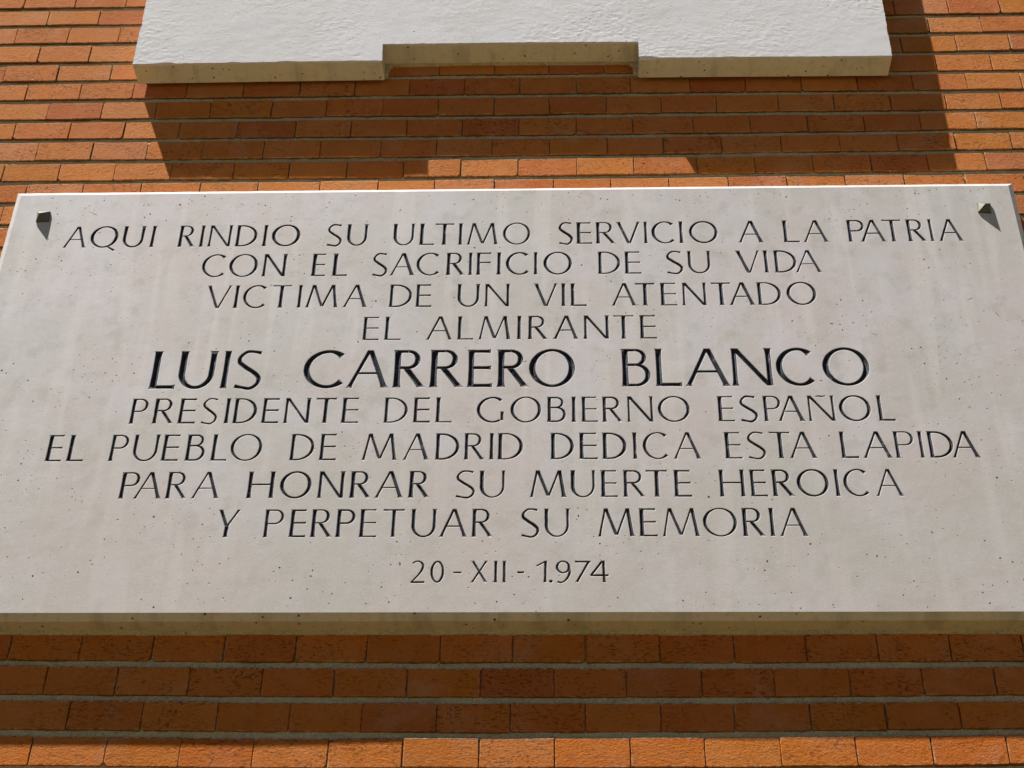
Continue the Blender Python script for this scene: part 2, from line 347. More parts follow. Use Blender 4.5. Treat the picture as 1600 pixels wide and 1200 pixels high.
def sawn_edge_material():
    n = NT('sawn_edge_bounce_tint')
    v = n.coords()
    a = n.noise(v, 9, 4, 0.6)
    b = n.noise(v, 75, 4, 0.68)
    c = n.mix(n.ramp(a, 0.35, 0.65), (0.63, 0.55, 0.38), (0.58, 0.525, 0.40))  # ochre base: warm bounce from the ground painted into the stone colour
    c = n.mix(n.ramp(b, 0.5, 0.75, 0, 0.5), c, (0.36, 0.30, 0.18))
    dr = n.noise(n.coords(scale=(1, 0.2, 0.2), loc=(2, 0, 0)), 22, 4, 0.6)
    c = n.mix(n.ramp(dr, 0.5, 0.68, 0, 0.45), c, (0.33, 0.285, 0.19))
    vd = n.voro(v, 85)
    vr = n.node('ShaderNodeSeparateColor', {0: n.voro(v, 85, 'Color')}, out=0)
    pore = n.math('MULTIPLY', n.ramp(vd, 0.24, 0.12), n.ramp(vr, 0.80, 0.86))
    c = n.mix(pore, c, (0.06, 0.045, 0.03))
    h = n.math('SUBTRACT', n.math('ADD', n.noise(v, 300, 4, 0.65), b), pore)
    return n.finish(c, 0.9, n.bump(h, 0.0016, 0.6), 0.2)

def metal_material():
    n = NT('weathered_bronze')
    v = n.coords()
    a = n.noise(v, 180, 4, 0.6)
    c = n.mix(a, (0.075, 0.065, 0.045), (0.16, 0.15, 0.12))
    return n.finish(c, n.ramp(a, 0.3, 0.7, 0.42, 0.65), n.bump(a, 0.0006, 0.5), 0.5, 0.55)

def ground_material():
    n = NT('street_paving')
    v = n.coords()
    a = n.noise(v, 1.3, 5)
    b = n.noise(v, 60, 4)
    c = n.mix(a, (0.10, 0.078, 0.032), (0.085, 0.066, 0.028))
    c = n.mix(n.ramp(b, 0.4, 0.7, 0, 0.4), c, (0.06, 0.048, 0.025))
    return n.finish(c, 0.9, n.bump(b, 0.002, 0.4), 0.2)

M_BRICK = brick_material()
M_BRICK_FAR = brick_material(False)
M_MORTAR = mortar_material()
M_STONE = limestone_material()
M_CUT = carved_material()
M_ROUGH = rough_stone_material()
M_METAL = metal_material()
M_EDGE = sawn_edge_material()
M_GROUND = ground_material()

# ---------------------------------------------------------------- ground under the wall (out of frame below; it bounces light up)
g = mesh_obj('pavement', [(-60, -60, -3.42), (60, -60, -3.42), (60, 0.3, -3.42), (-60, 0.3, -3.42)], [(0, 1, 2, 3)], M_GROUND)
g['kind'] = 'structure'

# ---------------------------------------------------------------- brick wall
XL, XR = -1.95, 1.85
KT, KB = 17, -31        # joint indices
def quad3(pts, x):
    if len(pts) == 1: return pts[0][1]
    if len(pts) == 2:
        (a, fa), (b, fb) = pts
        t = min(1, max(0, (x - a) / (b - a)))
        return fa + (fb - fa) * t
    (a, fa), (b, fb), (c, fc) = pts
    x = min(max(x, a), c)
    return (fa * (x - b) * (x - c) / ((a - b) * (a - c)) + fb * (x - a) * (x - c) / ((b - a) * (b - c))
            + fc * (x - a) * (x - b) / ((c - a) * (c - b)))
def joint_dz(k, x):
    ks = sorted(kk for kk in CRS if len(CRS[kk]))
    if k in CRS and CRS[k]: return quad3(CRS[k], x)
    lo = [kk for kk in ks if kk < k]
    hi = [kk for kk in ks if kk > k]
    if not lo: return quad3(CRS[ks[0]], x)
    if not hi: return quad3(CRS[ks[-1]], x)
    a, b = lo[-1], hi[0]
    t = (k - a) / (b - a)
    return quad3(CRS[a], x) * (1 - t) + quad3(CRS[b], x) * t
def joint_z(k, x):
    return Z0 + k * P + 0.8 * joint_dz(k, x)

wall = thing('brick_wall', 'orange header-bond brick wall with recessed mortar courses behind both stone slabs', 'wall', (0, 0, -3.4))
wall['kind'] = 'thing'
WZ = 3.4

def make_brick_mesh(i):
    """unit header brick 1 x 1 on the face (scaled per brick), worn arrises, 48 triangles or fewer"""
    r = random.Random(100 + i)
    w, h = 0.115, 0.0475
    base = []
    chip = r.random() < 0.6
    cc = r.randrange(4)
    corners = [(-1, -1), (1, -1), (1, 1), (-1, 1)]
    for j, (sx, sz) in enumerate(corners):
        c = 0.0009 + 0.0008 * r.random()
        if chip and j == cc: c += 0.0045 * r.random()
        jit = lambda s=0.0006: r.uniform(-s, s)
        x, z = sx * w / 2, sz * h / 2
        a = (x, z - sz * c * 1.1)
        b = (x - sx * c, z)
        pr = [a, b] if sx * sz > 0 else [b, a]
        for q in pr: base.append((q[0] + jit(0.0004), q[1] + jit(0.0008)))
        # mid point of the long edges
        if j in (0, 2):
            base.append((jit(0.02), z + jit(0.0010)))
    n = len(base)
    cx = 0
    bev = 0.0009 + 0.0006 * r.random()
    verts = []
    for x, z in base: verts.append((x, 0.085, z))
    for x, z in base: verts.append((x, bev * 0.9, z))
    for x, z in base:
        verts.append((x - math.copysign(min(bev, abs(x)), x) if abs(x) > 0.04 else x, 0.0, z - math.copysign(bev, z)))
    faces = []
    for k in range(n):
        k2 = (k + 1) % n
        faces.append((k, k2, n + k2, n + k))
        faces.append((n + k, n + k2, 2 * n + k2, 2 * n + k))
    faces.append(tuple(2 * n + k for k in range(n)))
    me = bpy.data.meshes.new('brick')
    me.from_pydata(verts, [], faces)
    me.materials.append(M_BRICK)
    # face normals outward
    bm = bmesh.new(); bm.from_mesh(me)
    bmesh.ops.recalc_face_normals(bm, faces=bm.faces)
    bm.to_mesh(me); bm.free()
    return me
BRICKS = [make_brick_mesh(i) for i in range(22)]

TONES = [((0.480, 0.160, 0.034), 8), ((0.495, 0.176, 0.040), 7), ((0.460, 0.142, 0.030), 5), ((0.490, 0.186, 0.056), 3),
         ((0.425, 0.118, 0.030), 1.4), ((0.480, 0.168, 0.022), 4), ((0.410, 0.138, 0.058), 0.8), ((0.470, 0.176, 0.074), 1.4)]
def tone(r, x, z):
    t = r.choices([a for a, b in TONES], [b for a, b in TONES])[0]
    f = r.uniform(0.93, 1.06)
    # lower courses tinted a deeper orange
    low = min(1, max(0, (0.1 - z) / 0.7))
    rr, gg, bb = (c * f for c in t)
    return (rr * (1 - 0.02 * low), gg * (0.90 - 0.13 * low), bb * (0.62 - 0.38 * low), 1)

def row_joints(k, r):
    """vertical joints of the row whose upper bed joint is k"""
    if k in ROWS:
        xs = [v / 1000 for v in ROWS[k]]
    else:
        xs = [-0.5 + (0.0587 if k % 2 else 0) + r.uniform(-0.006, 0.006)]
    while xs[0] > XL: xs.insert(0, xs[0] - 0.1175 + r.uniform(-0.0015, 0.0015))
    while xs[-1] < XR: xs.append(xs[-1] + 0.1175 + r.uniform(-0.0015, 0.0015))
    return xs

def shown(k, x):
    if k >= 1: return (-1.30 < x < -0.80) or (0.60 < x < 1.12) or (k == 1 and -0.36 < x < 0.21)
    if k == 0: return (-1.30 < x < 1.12)
    if -5 <= k <= -1: return -1.25 < x < 1.08
    if -8 <= k <= -6: return x < -0.95 or x > 0.80
    if -25 <= k <= -22: return -0.95 < x < 0.87
    return False

rest_v, rest_f = [], []
count = 0
rr = random.Random(11)
for k in range(KT, KB, -1):
    xs = row_joints(k, rr)
    for a, b in zip(xs, xs[1:]):
        xc = (a + b) / 2
        zt, zb = joint_z(k, xc), joint_z(k - 1, xc)
        zc, hh = (zt + zb) / 2, (zt - zb) - 0.0108
        gap = rr.choice((0.0003, 0.0007, 0.0012, 0.0018))
        me = BRICKS[rr.randrange(len(BRICKS))]
        sx = (b - a - gap) / 0.115
        sz = hh / 0.0475
        slope = (joint_z(k, b) - joint_z(k, a)) / (b - a)
        dy = rr.uniform(-0.0012, 0.0012)
        if k == -25: dy = rr.uniform(-0.0012, -0.0004) if xc > -0.22 else (0.0022 if xc < -0.34 else 0.0012)
        yaw = rr.uniform(-0.006, 0.006)
        roll = -math.atan(slope) + rr.uniform(-0.003, 0.003)
        flip = rr.random() < 0.5
        M = Matrix.Translation((xc, dy, zc + WZ)) @ Matrix.Rotation(roll, 4, 'Y') @ Matrix.Rotation(yaw, 4, 'Z') @ Matrix.Diagonal((sx, 1, sz, 1))
        if KB + 1 < k < KT and shown(k, xc) and -1.30 < b and a < 1.12:
            o = bpy.data.objects.new('brick', me)
            COL.objects.link(o)
            o.parent = wall
            o.matrix_local = M
            o.color = tone(rr, xc, zc)
            count += 1
        else:
            n0 = len(rest_v)
            rest_v += [tuple(M @ v.co) for v in me.vertices]
            rest_f += [tuple(i + n0 for i in p.vertices) for p in me.polygons]
print('bricks as parts', count)
rest = mesh_obj('brick_courses', rest_v, rest_f, M_BRICK_FAR, wall)
rest.color = (0.47, 0.15, 0.036, 1)
rest['kind'] = 'stuff'

# mortar: one rough sheet a centimetre behind the brick faces
def mortar_sheet():
    nx, nz = 560, 460
    z0, z1 = Z0 + KB * P, Z0 + KT * P
    vs, fs = [], []
    for j in range(nz + 1):
        z = z0 + (z1 - z0) * j / nz
        for i in range(nx + 1):
            x = XL + (XR - XL) * i / nx
            d = noise.noise(Vector((x * 45, 3.1, z * 45))) * 0.0016 + noise.noise(Vector((x * 160, 7.1, z * 160))) * 0.0012
            d += noise.noise(Vector((x * 4, 1.1, z * 9))) * 0.0015
            vs.append((x, 0.0050 + d, z + WZ))
    for j in range(nz):
        for i in range(nx):
            a = j * (nx + 1) + i
            fs.append((a, a + 1, a + nx + 2, a + nx + 1))
    n0 = len(vs)
    yb = 0.30
    vs += [(XL, yb, z0 + WZ), (XR, yb, z0 + WZ), (XR, yb, z1 + WZ), (XL, yb, z1 + WZ)]
    fs.append((n0 + 1, n0, n0 + 3, n0 + 2))
    return vs, fs
vs, fs = mortar_sheet()
mo = mesh_obj('mortar', vs, fs, M_MORTAR, wall, smooth=True)

# ---------------------------------------------------------------- glyphs: every stroke is a closed polygon in units of cap height
def vstroke(x0, y0, x1, y1, w, fl=0.30, fl0=None, fl1=None, n=8):
    """stroke cut off horizontally at both ends, flared towards them; w = width measured horizontally"""
    if fl0 is None: fl0 = fl
    if fl1 is None: fl1 = fl
    L, R_ = [], []
    ts = [0, 0.025, 0.07, 0.16, 0.32, 0.5, 0.68, 0.84, 0.93, 0.975, 1]
    for t in ts:
        k = fl0 * math.exp(-t / 0.035) + fl1 * math.exp(-(1 - t) / 0.035) + 0.12 * abs(2 * t - 1) ** 3
        hw = w * (1 + k) / 2
        x = x0 + (x1 - x0) * t
        y = y0 + (y1 - y0) * t
        L.append((x - hw, y)); R_.append((x + hw, y))
    return L + R_[::-1]
def bar(x0, x1, y, w, fl0=0.0, fl1=0.55, rise=0.0):
    T, B = [], []
    for t in [0, 0.04, 0.10, 0.25, 0.5, 0.75, 0.90, 0.96, 1]:
        L = abs(x1 - x0)
        k = fl0 * math.exp(-t * L / 0.03) + fl1 * math.exp(-(1 - t) * L / 0.03)
        x = x0 + (x1 - x0) * t
        hw = w * (1 + k) / 2
        T.append((x, y + hw + rise * t)); B.append((x, y - hw + rise * t))
    return B + T[::-1]
def path(pts, ws, n=10, cap=None):
    """smooth stroke through pts (Catmull-Rom) with widths ws"""
    P_ = [Vector(p) for p in pts]
    P_ = [P_[0] * 2 - P_[1]] + P_ + [P_[-1] * 2 - P_[-2]]
    W_ = [ws[0]] + list(ws) + [ws[-1]]
    C_, WW = [], []
    for i in range(1, len(P_) - 2):
        for s in range(n):
            t = s / n
            a, b, c, d = P_[i - 1], P_[i], P_[i + 1], P_[i + 2]
            C_.append(0.5 * ((2 * b) + (c - a) * t + (2 * a - 5 * b + 4 * c - d) * t * t + (3 * b - a - 3 * c + d) * t ** 3))
            WW.append(W_[i] + (W_[i + 1] - W_[i]) * t)
    C_.append(P_[-2]); WW.append(W_[-2])
    return ribbon(C_, WW)
def ribbon(C_, WW):
    L, R_ = [], []
    for i, p in enumerate(C_):
        d = (C_[min(i + 1, len(C_) - 1)] - C_[max(i - 1, 0)])
        d.normalize()
        nrm = Vector((-d.y, d.x)) * WW[i] / 2
        L.append(tuple(p + nrm)); R_.append(tuple(p - nrm))
    return R_ + L[::-1]
def arc(cx, cy, rx, ry, a0, a1, S, T, n=None, pw=1.6, end0=None, end1=None):
    """elliptical arc; outer edge on the given radii; thickness S at the sides, T at top and bottom"""
    n = n or max(8, int(abs(a1 - a0) / 7))
    outer, inner = [], []
    for i in range(n + 1):
        t = i / n
        a = math.radians(a0 + (a1 - a0) * t)
        c, s = math.cos(a), math.sin(a)
        w = T + (S - T) * abs(c) ** pw
        if end0 and t < 0.12: w *= 1 + (end0 - 1) * (1 - t / 0.12)
        if end1 and t > 0.88: w *= 1 + (end1 - 1) * (t - 0.88) / 0.12
        outer.append((cx + rx * c, cy + ry * s))
        nx_, ny_ = c / rx, s / ry
        l = math.hypot(nx_, ny_)
        inner.append((cx + rx * c - w * nx_ / l, cy + ry * s - w * ny_ / l))
    return outer + inner[::-1]

def glyph(ch, W, S=0.120, T=0.052):
    o = 0.012      # overshoot of round letters
    h = S * 0.62   # half stem incl. flare
    mid = S * 0.86
    def O_(x0, x1, y0, y1, S_=S, T_=T):
        cx, cy, rx, ry = (x0 + x1) / 2, (y0 + y1) / 2, (x1 - x0) / 2, (y1 - y0) / 2
        return [arc(cx, cy, rx, ry, 78, 282, S_, T_), arc(cx, cy, rx, ry, -102, 102, S_, T_)]
    def bowl(x0, x1, yt, yb, S_=S * 0.9, T_=T):
        ry = (yt - yb) / 2
        rx = min(ry * 1.02, (x1 - x0) * 0.62)
        xc = x1 - rx
        return [arc(xc, (yt + yb) / 2, rx, ry, -97, 97, S_, T_), bar(x0, xc + 0.01, yt - T_ / 2, T_, 0, 0),
                bar(x0, xc + 0.01, yb + T_ / 2, T_, 0, 0)]
    if ch == 'I': return [vstroke(W / 2, 0, W / 2, 1, S * 0.92)]
    if ch == 'L': return [vstroke(h, 0, h, 1, S), bar(h, W, T / 2 + 0.004, T * 1.05)]
    if ch == 'E': return [vstroke(h, 0, h, 1, S), bar(h, W, T / 2 + 0.004, T * 1.05), bar(h, W * 0.95, 0.515, T), bar(h, W * 0.93, 1 - T / 2 - 0.004, T)]
    if ch == 'F': return [vstroke(h, 0, h, 1, S), bar(h, W * 0.97, 0.55, T), bar(h, W, 1 - T / 2 - 0.004, T)]
    if ch == 'T': return [vstroke(W / 2, 0, W / 2, 1 - T * 0.3, S), bar(W / 2 - 0.01, W, 1 - T / 2 - 0.004, T), bar(W / 2 + 0.01, 0, 1 - T / 2 - 0.004, T)]
    if ch == 'H': return [vstroke(h, 0, h, 1, S), vstroke(W - h, 0, W - h, 1, S), bar(h, W - h, 0.515, T, 0, 0)]
    if ch == 'A':
        ax = W * 0.52
        return [vstroke(0.045, 0, ax - 0.012, 1, T * 1.20, 0.55, fl1=0), vstroke(W - h * 0.95, 0, ax + 0.004, 1, S * 0.98, 0.38, fl1=-0.25),
                bar(0.045 + (ax - 0.045) * 0.38, W - h - (W - h - ax) * 0.38, 0.385, T * 0.85, 0, 0)]
    if ch == 'V':
        bx = W * 0.52
        return [vstroke(bx - 0.008, 0, h * 0.95, 1, S * 0.98, 0.38, fl0=-0.25), vstroke(bx + 0.018, 0, W - 0.05, 1, T * 1.15, 0.6, fl0=0)]
    if ch == 'M':
        q = W * 0.19
        return [vstroke(0.035, 0, q, 1, T * 1.15, 0.5, fl1=0), vstroke(W * 0.49, 0.05, q + 0.015, 1, S * 0.92, 0.1, fl0=-0.2),
                vstroke(W * 0.50, 0.05, W * 0.79, 1, T * 1.15, 0.1, fl0=0), vstroke(W - h, 0, W * 0.80, 1, S * 0.95, 0.38, fl1=0.0)]
    if ch in 'NÑ':
        s = [vstroke(0.055, 0, 0.062, 1, T * 1.3, 0.5, fl1=0.1), vstroke(W - 0.075, 0.0, 0.07, 1, S * 0.98, 0.0, fl0=-0.3),
             vstroke(W - 0.060, 0.0, W - 0.062, 1, T * 1.45, 0.5, fl0=0)]
        if ch == 'Ñ': s.append(path([(W * 0.32, 0.955), (W * 0.45, 0.972), (W * 0.58, 0.955), (W * 0.72, 0.985)], [T * 0.8, T * 1.1, T * 1.1, T * 0.9]))
        return s
    if ch == 'U':
        xl, xr = S * 0.16, W - T * 0.5
        tr = T * 1.45
        cx, rx, ry = (xl + xr) / 2, (xr - xl) / 2, 0.40 + o
        out_, inn = [], []
        for y, k in ((1, 0.32), (0.975, 0.17), (0.93, 0.06), (0.84, 0.02), (0.7, 0), (0.55, 0)):
            out_.append((xl - S * k / 2, y)); inn.append((xl + S * (1 + k / 2), y))
        for i in range(25):
            a = math.radians(180 + 180 * i / 24)
            c, s_ = math.cos(a), math.sin(a)
            side = S if c < 0 else tr
            w = T * 1.05 + (side - T * 1.05) * abs(c) ** 2.0
            nx_, ny_ = c / rx, s_ / ry
            l = math.hypot(nx_, ny_)
            out_.append((cx + rx * c, 0.40 + ry * s_)); inn.append((cx + rx * c - w * nx_ / l, 0.40 + ry * s_ - w * ny_ / l))
        for y, k in ((0.55, 0), (0.7, 0), (0.84, 0.04), (0.93, 0.12), (0.975, 0.35), (1, 0.6)):
            out_.append((xr + tr * k / 2, y)); inn.append((xr - tr * (1 + k / 2), y))
        return [out_ + inn[::-1]]
    if ch == 'O': return O_(0, W, -o, 1 + o)
    if ch == 'Q': return O_(0, W, -o, 1 + o) + [vstroke(W * 0.985, -0.17, W * 0.66, 0.06, T * 1.9, 0.1, fl1=-0.2)]
    if ch == 'C':
        rx = W * 0.58 if W > 0.75 else W * 0.6
        return [arc(rx, 0.5, rx, 0.5 + o, 50, 313, S, T, end0=1.5, end1=1.3)]
    if ch == 'G':
        rx = W * 0.57
        return [arc(rx, 0.5, rx, 0.5 + o, 52, 302, S, T, end0=1.4),
                vstroke(W - h, 0.075, W - h, 0.44, S * 0.9, 0.25, fl0=0)]
    if ch == 'D':
        rx = min(W - h, 0.55)
        return [vstroke(h, 0, h, 1, S), arc(W - rx, 0.5, rx, 0.5, -96, 96, S, T), bar(h - 0.01, W - rx + 0.02, 1 - T / 2, T, 0, 0), bar(h - 0.01, W - rx + 0.02, T / 2, T, 0, 0)]
    if ch == 'P': return [vstroke(h, 0, h, 1, S)] + bowl(h, W, 1, 0.455)
    if ch == 'B': return [vstroke(h, 0, h, 1, S)] + bowl(h, W * 0.88, 1, 0.53, S * 0.8) + bowl(h, W, 0.53 + T, 0, S * 0.9)
    if ch == 'R': return [vstroke(h, 0, h, 1, S)] + bowl(h, W * 0.84, 1, 0.48) + [vstroke(W - 0.075, 0, W * 0.40, 0.51, S * 1.12, 0.18, fl1=-0.45)]
    if ch == 'S':
        t2 = T * 1.05
        return [path([(W * 0.90, 0.93), (W * 0.66, 0.992 + o - T / 2), (W * 0.36, 0.965), (W * 0.13, 0.83), (W * 0.13 , 0.68), (W * 0.38, 0.545),
                      (W * 0.70, 0.41), (W * 0.90, 0.27), (W * 0.86, 0.12), (W * 0.62, 0.008), (W * 0.33, T / 2 - o), (W * 0.03, 0.065)],
                     [T * 1.35, t2, t2 * 1.1, S * 0.72, S * 0.9, S * 0.92, S * 0.92, S * 0.9, S * 0.75, t2 * 1.15, t2, T * 1.4], 6)]
    if ch == 'X': return [vstroke(0.055, 1, W - 0.065, 0, S * 0.95, 0.35), vstroke(0.045, 0, W - 0.055, 1, T * 1.25, 0.5)]
    if ch == 'Y': return [vstroke(W * 0.46, 0, W * 0.47, 0.47, S, 0, fl0=0.32), vstroke(W * 0.46, 0.40, h, 1, S * 0.95, 0, fl1=0.3), vstroke(W * 0.49, 0.42, W - 0.05, 1, T * 1.25, 0, fl1=0.55)]
    # numerals: even, slightly heavier line
    D = S * 0.95
    if ch == '2': return [path([(W * 0.13, 0.86), (W * 0.30, 0.955), (W * 0.55, 0.965), (W * 0.80, 0.84), (W * 0.80, 0.64), (W * 0.55, 0.36), (W * 0.10, 0.03)],
                               [D * 0.8, D * 0.7, D * 0.75, D * 0.9, D, D * 0.8, D * 0.7], 7), bar(0.02, W, 0.035, T * 1.5, 0, 0.2)]
    if ch == '0': return O_(0, W, -o, 1 + o, D * 1.05, T * 1.2)
    if ch == '-': return [bar(0, W, 0.465, D * 0.85, 0.15, 0.15)]
    if ch == '.': return [[(W * 0.5 + 0.088 * math.cos(a * math.pi / 4), 0.07 + 0.088 * math.sin(a * math.pi / 4)) for a in range(8)]]
    if ch == '1': return [vstroke(W * 0.80, 0, W * 0.84, 1, D, 0.12, fl1=0), path([(0.02, 0.745), (W * 0.45, 0.85), (W * 0.86, 0.97)], [D * 0.7, D * 0.75, D * 0.7], 4)]
    if ch == '9': return O_(0, W, 0.40, 1 + o, D, T * 1.3) + [path([(W - D * 0.5, 0.70), (W * 0.93, 0.45), (W * 0.72, 0.16), (W * 0.40, 0.015), (W * 0.10, 0.05)], [D, D * 1.0, D * 0.85, D * 0.75, D * 0.8], 7)]
    if ch == '7': return [bar(0, W, 1 - T * 0.75, T * 1.5, 0.3, 0), vstroke(W * 0.10, 0, W * 0.90, 0.99, D * 1.1, 0.05)]
    if ch == '4': return [vstroke(W * 0.76, 0, W * 0.72, 1, D * 1.05, 0.15, fl1=0), bar(0.02, W, 0.33, T * 1.4, 0, 0.2), vstroke(0.06, 0.32, W * 0.70, 1, T * 1.7, 0)]
    raise ValueError(ch)

def seg_d2(px, py, ax, ay, bx, by):
    dx, dy = bx - ax, by - ay
    l = dx * dx + dy * dy
    t = 0 if l == 0 else max(0, min(1, ((px - ax) * dx + (py - ay) * dy) / l))
    ex, ey = ax + dx * t - px, ay + dy * t - py
    return ex * ex + ey * ey
def inside(p, x, y):
    c = False
    j = len(p) - 1
    for i in range(len(p)):
        xi, yi = p[i]; xj, yj = p[j]
        if (yi > y) != (yj > y) and x < (xj - xi) * (y - yi) / (yj - yi) + xi:
            c = not c
        j = i
    return c
def depth_in(polys, x, y):
    best = 0.0
    for p, (x0, x1, y0, y1) in polys:
        if x < x0 or x > x1 or y < y0 or y > y1 or not inside(p, x, y): continue
        m = 1e9
        for i in range(len(p)):
            a, b = p[i - 1], p[i]
            d = seg_d2(x, y, a[0], a[1], b[0], b[1])
            if d < m: m = d
        best = max(best, math.sqrt(m))
    return best
RIM, RIM_SLOPE, CUT_SLOPE = 1.1, 0.50, 1.0
def profile(d):
    return d * RIM_SLOPE if d < RIM else RIM * RIM_SLOPE + (d - RIM) * CUT_SLOPE
def inner_ring(p):
    n = len(p) // 2
    a, b = [], []
    for i in range(n):
        q, r = p[i], p[-1 - i]
        c = ((q[0] + r[0]) / 2, (q[1] + r[1]) / 2)
        hw = max(1e-6, math.dist(q, r) / 2)
        k = min(0.5, RIM / hw)
        a.append((q[0] + (c[0] - q[0]) * k, q[1] + (c[1] - q[1]) * k))
        b.append((r[0] + (c[0] - r[0]) * k, r[1] + (c[1] - r[1]) * k))
    def pull(l):
        for e, f in ((0, 1), (-1, -2)):
            d = math.dist(l[e], l[f])
            if d > RIM * 1.5:
                t = RIM / d
                l[e] = (l[e][0] + (l[f][0] - l[e][0]) * t, l[e][1] + (l[f][1] - l[e][1]) * t)
            else:
                l[e] = ((l[e][0] + l[f][0]) / 2, (l[e][1] + l[f][1]) / 2)
    pull(a); pull(b)
    return a + b[::-1]
def ridge(p):
    """centre line of a ribbon polygon (first half = one side, second half reversed = other side)"""
    n = len(p) // 2
    c = [((p[i][0] + p[-1 - i][0]) / 2, (p[i][1] + p[-1 - i][1]) / 2) for i in range(n)]
    w0 = math.dist(p[0], p[-1]) / 2
    w1 = math.dist(p[n - 1], p[n]) / 2
    L = sum(math.dist(c[i], c[i + 1]) for i in range(n - 1))
    res, s = [], 0
    # trim half a width at each end so that the ends slope up like chisel cuts
    acc = [0]
    for i in range(n - 1): acc.append(acc[-1] + math.dist(c[i], c[i + 1]))
    def at(s):
        for i in range(n - 1):
            if acc[i + 1] >= s:
                t = (s - acc[i]) / max(1e-9, acc[i + 1] - acc[i])
                return (c[i][0] + (c[i + 1][0] - c[i][0]) * t, c[i][1] + (c[i + 1][1] - c[i][1]) * t)
        return c[-1]
    a, b = min(w0, L * 0.4), max(L - w1, L * 0.6)
    pts = [at(a)] + [c[i] for i in range(n) if a * 1.05 < acc[i] < b * 0.995] + [at(b)]
    return pts

SLOPE = 1.0
def cut_letter(ch, x0, x1, zb, zt):
    """-> (vertices mm, triangles, depths mm, boundary edges as vertex pairs, polys)"""
    H = zt - zb
    big = H > 70
    S, T = (0.134, 0.076) if not big else (0.143, 0.086)
    if ch in '20-1.974' : S, T = 0.140, 0.080
    if H < 50 and ch in 'XI': S, T = 0.150, 0.085
    jr = random.Random(int(x0 * 10) + ord(ch))
    W = (x1 - x0) / H
    lean = jr.uniform(-0.006, 0.006)
    raw = glyph(ch, W, S * jr.uniform(0.90, 1.08), T * jr.uniform(0.88, 1.14))
    polys = []
    for p in raw:
        if (p[0][0] - p[-1][0]) ** 2 + (p[0][1] - p[-1][1]) ** 2 < 1e-12: p = p[:-1]
        sd = jr.uniform(0, 99)
        q = [(x * H + lean * y * H + 0.30 * noise.noise(Vector((x * 9, y * 9, sd))) + 0.22 * noise.noise(Vector((x * 31, y * 31, sd))),
              y * H + 0.30 * noise.noise(Vector((x * 9, y * 9, sd + 50))) + 0.15 * noise.noise(Vector((x * 31, y * 31, sd + 70)))) for x, y in p]
        polys.append((q, (min(a for a, b in q), max(a for a, b in q), min(b for a, b in q), max(b for a, b in q))))
    V, E = [], []
    for (q, bb), p in zip(polys, raw):
        n0 = len(V)
        V += [Vector(a) for a in q]
        E += [(n0 + i, n0 + (i + 1) % len(q)) for i in range(len(q))]
        if ch != '.':
            r = ridge(q)
            n0 = len(V)
            V += [Vector(a) for a in r]
            E += [(n0 + i, n0 + i + 1) for i in range(len(r) - 1)]
            r = inner_ring(q)
            n0 = len(V)
            V += [Vector(a) for a in r]
            E += [(n0 + i, n0 + (i + 1) % len(r)) for i in range(len(r))]
        else:
            V.append(Vector((sum(a for a, b in q) / len(q), sum(b for a, b in q) / len(q))))
    vo, eo, fo, _, _, _ = delaunay_2d_cdt(V, E, [], 0, 1e-4)
    keep = []
    for f in fo:
        cx = sum(vo[i].x for i in f) / 3; cy = sum(vo[i].y for i in f) / 3
        if any(bb[0] <= cx <= bb[1] and bb[2] <= cy <= bb[3] and inside(q, cx, cy) for q, bb in polys):
            keep.append(tuple(f))
    cnt = {}
    for f in keep:
        for i in range(3):
            e = (f[i - 1], f[i]); k = (min(e), max(e))
            cnt[k] = cnt.get(k, 0) + 1
    bnd = [k for k, c in cnt.items() if c == 1]
    onb = {i for e in bnd for i in e}
    used = sorted({i for f in keep for i in f})
    idx = {v: i for i, v in enumerate(used)}
    dep = [0.0 if v in onb else depth_in(polys, vo[v].x, vo[v].y) for v in used]
    pts = [(vo[v].x + x0, vo[v].y + zb) for v in used]
    return (pts, [tuple(idx[i] for i in f) for f in keep], dep, [(idx[a], idx[b]) for a, b in bnd],
            [([(x + x0, y + zb) for x, y in q], (b[0] + x0, b[1] + x0, b[2] + zb, b[3] + zb)) for q, b in polys])

# ---------------------------------------------------------------- the inscribed slab
plaque = thing('memorial_plaque', 'wide pale limestone memorial plaque with dark engraved capitals and metal corner studs', 'plaque', (-0.074, 0, -0.5696))
PX, PZ = -0.074, -0.5696
SX0, SX1, SZ0, SZ1 = -1.0412, 0.8945, -0.5694, 0.3638

NAMES = {'-': 'dash', '.': 'full_stop'}
cells = []   # per line: constraint segments
for line in TEXT:
    segs, polys = [], []
    for ch, x0, x1, zb, zt in line:
        pts, tris, dep, bnd, pl = cut_letter(ch, x0, x1, zb, zt)
        polys.append((pl, (min(p[0] for p in pts), max(p[0] for p in pts), min(p[1] for p in pts), max(p[1] for p in pts))))
        segs += [(pts[a], pts[b]) for a, b in bnd]
        verts = [(x / 1000 - PX, SLAB_Y + profile(d) / 1000, z / 1000 - PZ) for (x, z), d in zip(pts, dep)]
        fs = []
        for a, b, c in tris:
            ar = (pts[b][0] - pts[a][0]) * (pts[c][1] - pts[a][1]) - (pts[c][0] - pts[a][0]) * (pts[b][1] - pts[a][1])
            if abs(ar) < 1e-7: continue
            fs.append((a, b, c) if ar > 0 else (a, c, b))
        nm = NAMES.get(ch, 'digit' if ch.isdigit() else 'letter')
        o = mesh_obj(nm, verts, fs, M_CUT, plaque)
        at = o.data.attributes.new('cut', 'FLOAT', 'POINT')
        at.data.foreach_set('value', dep)
    cells.append((segs, polys))

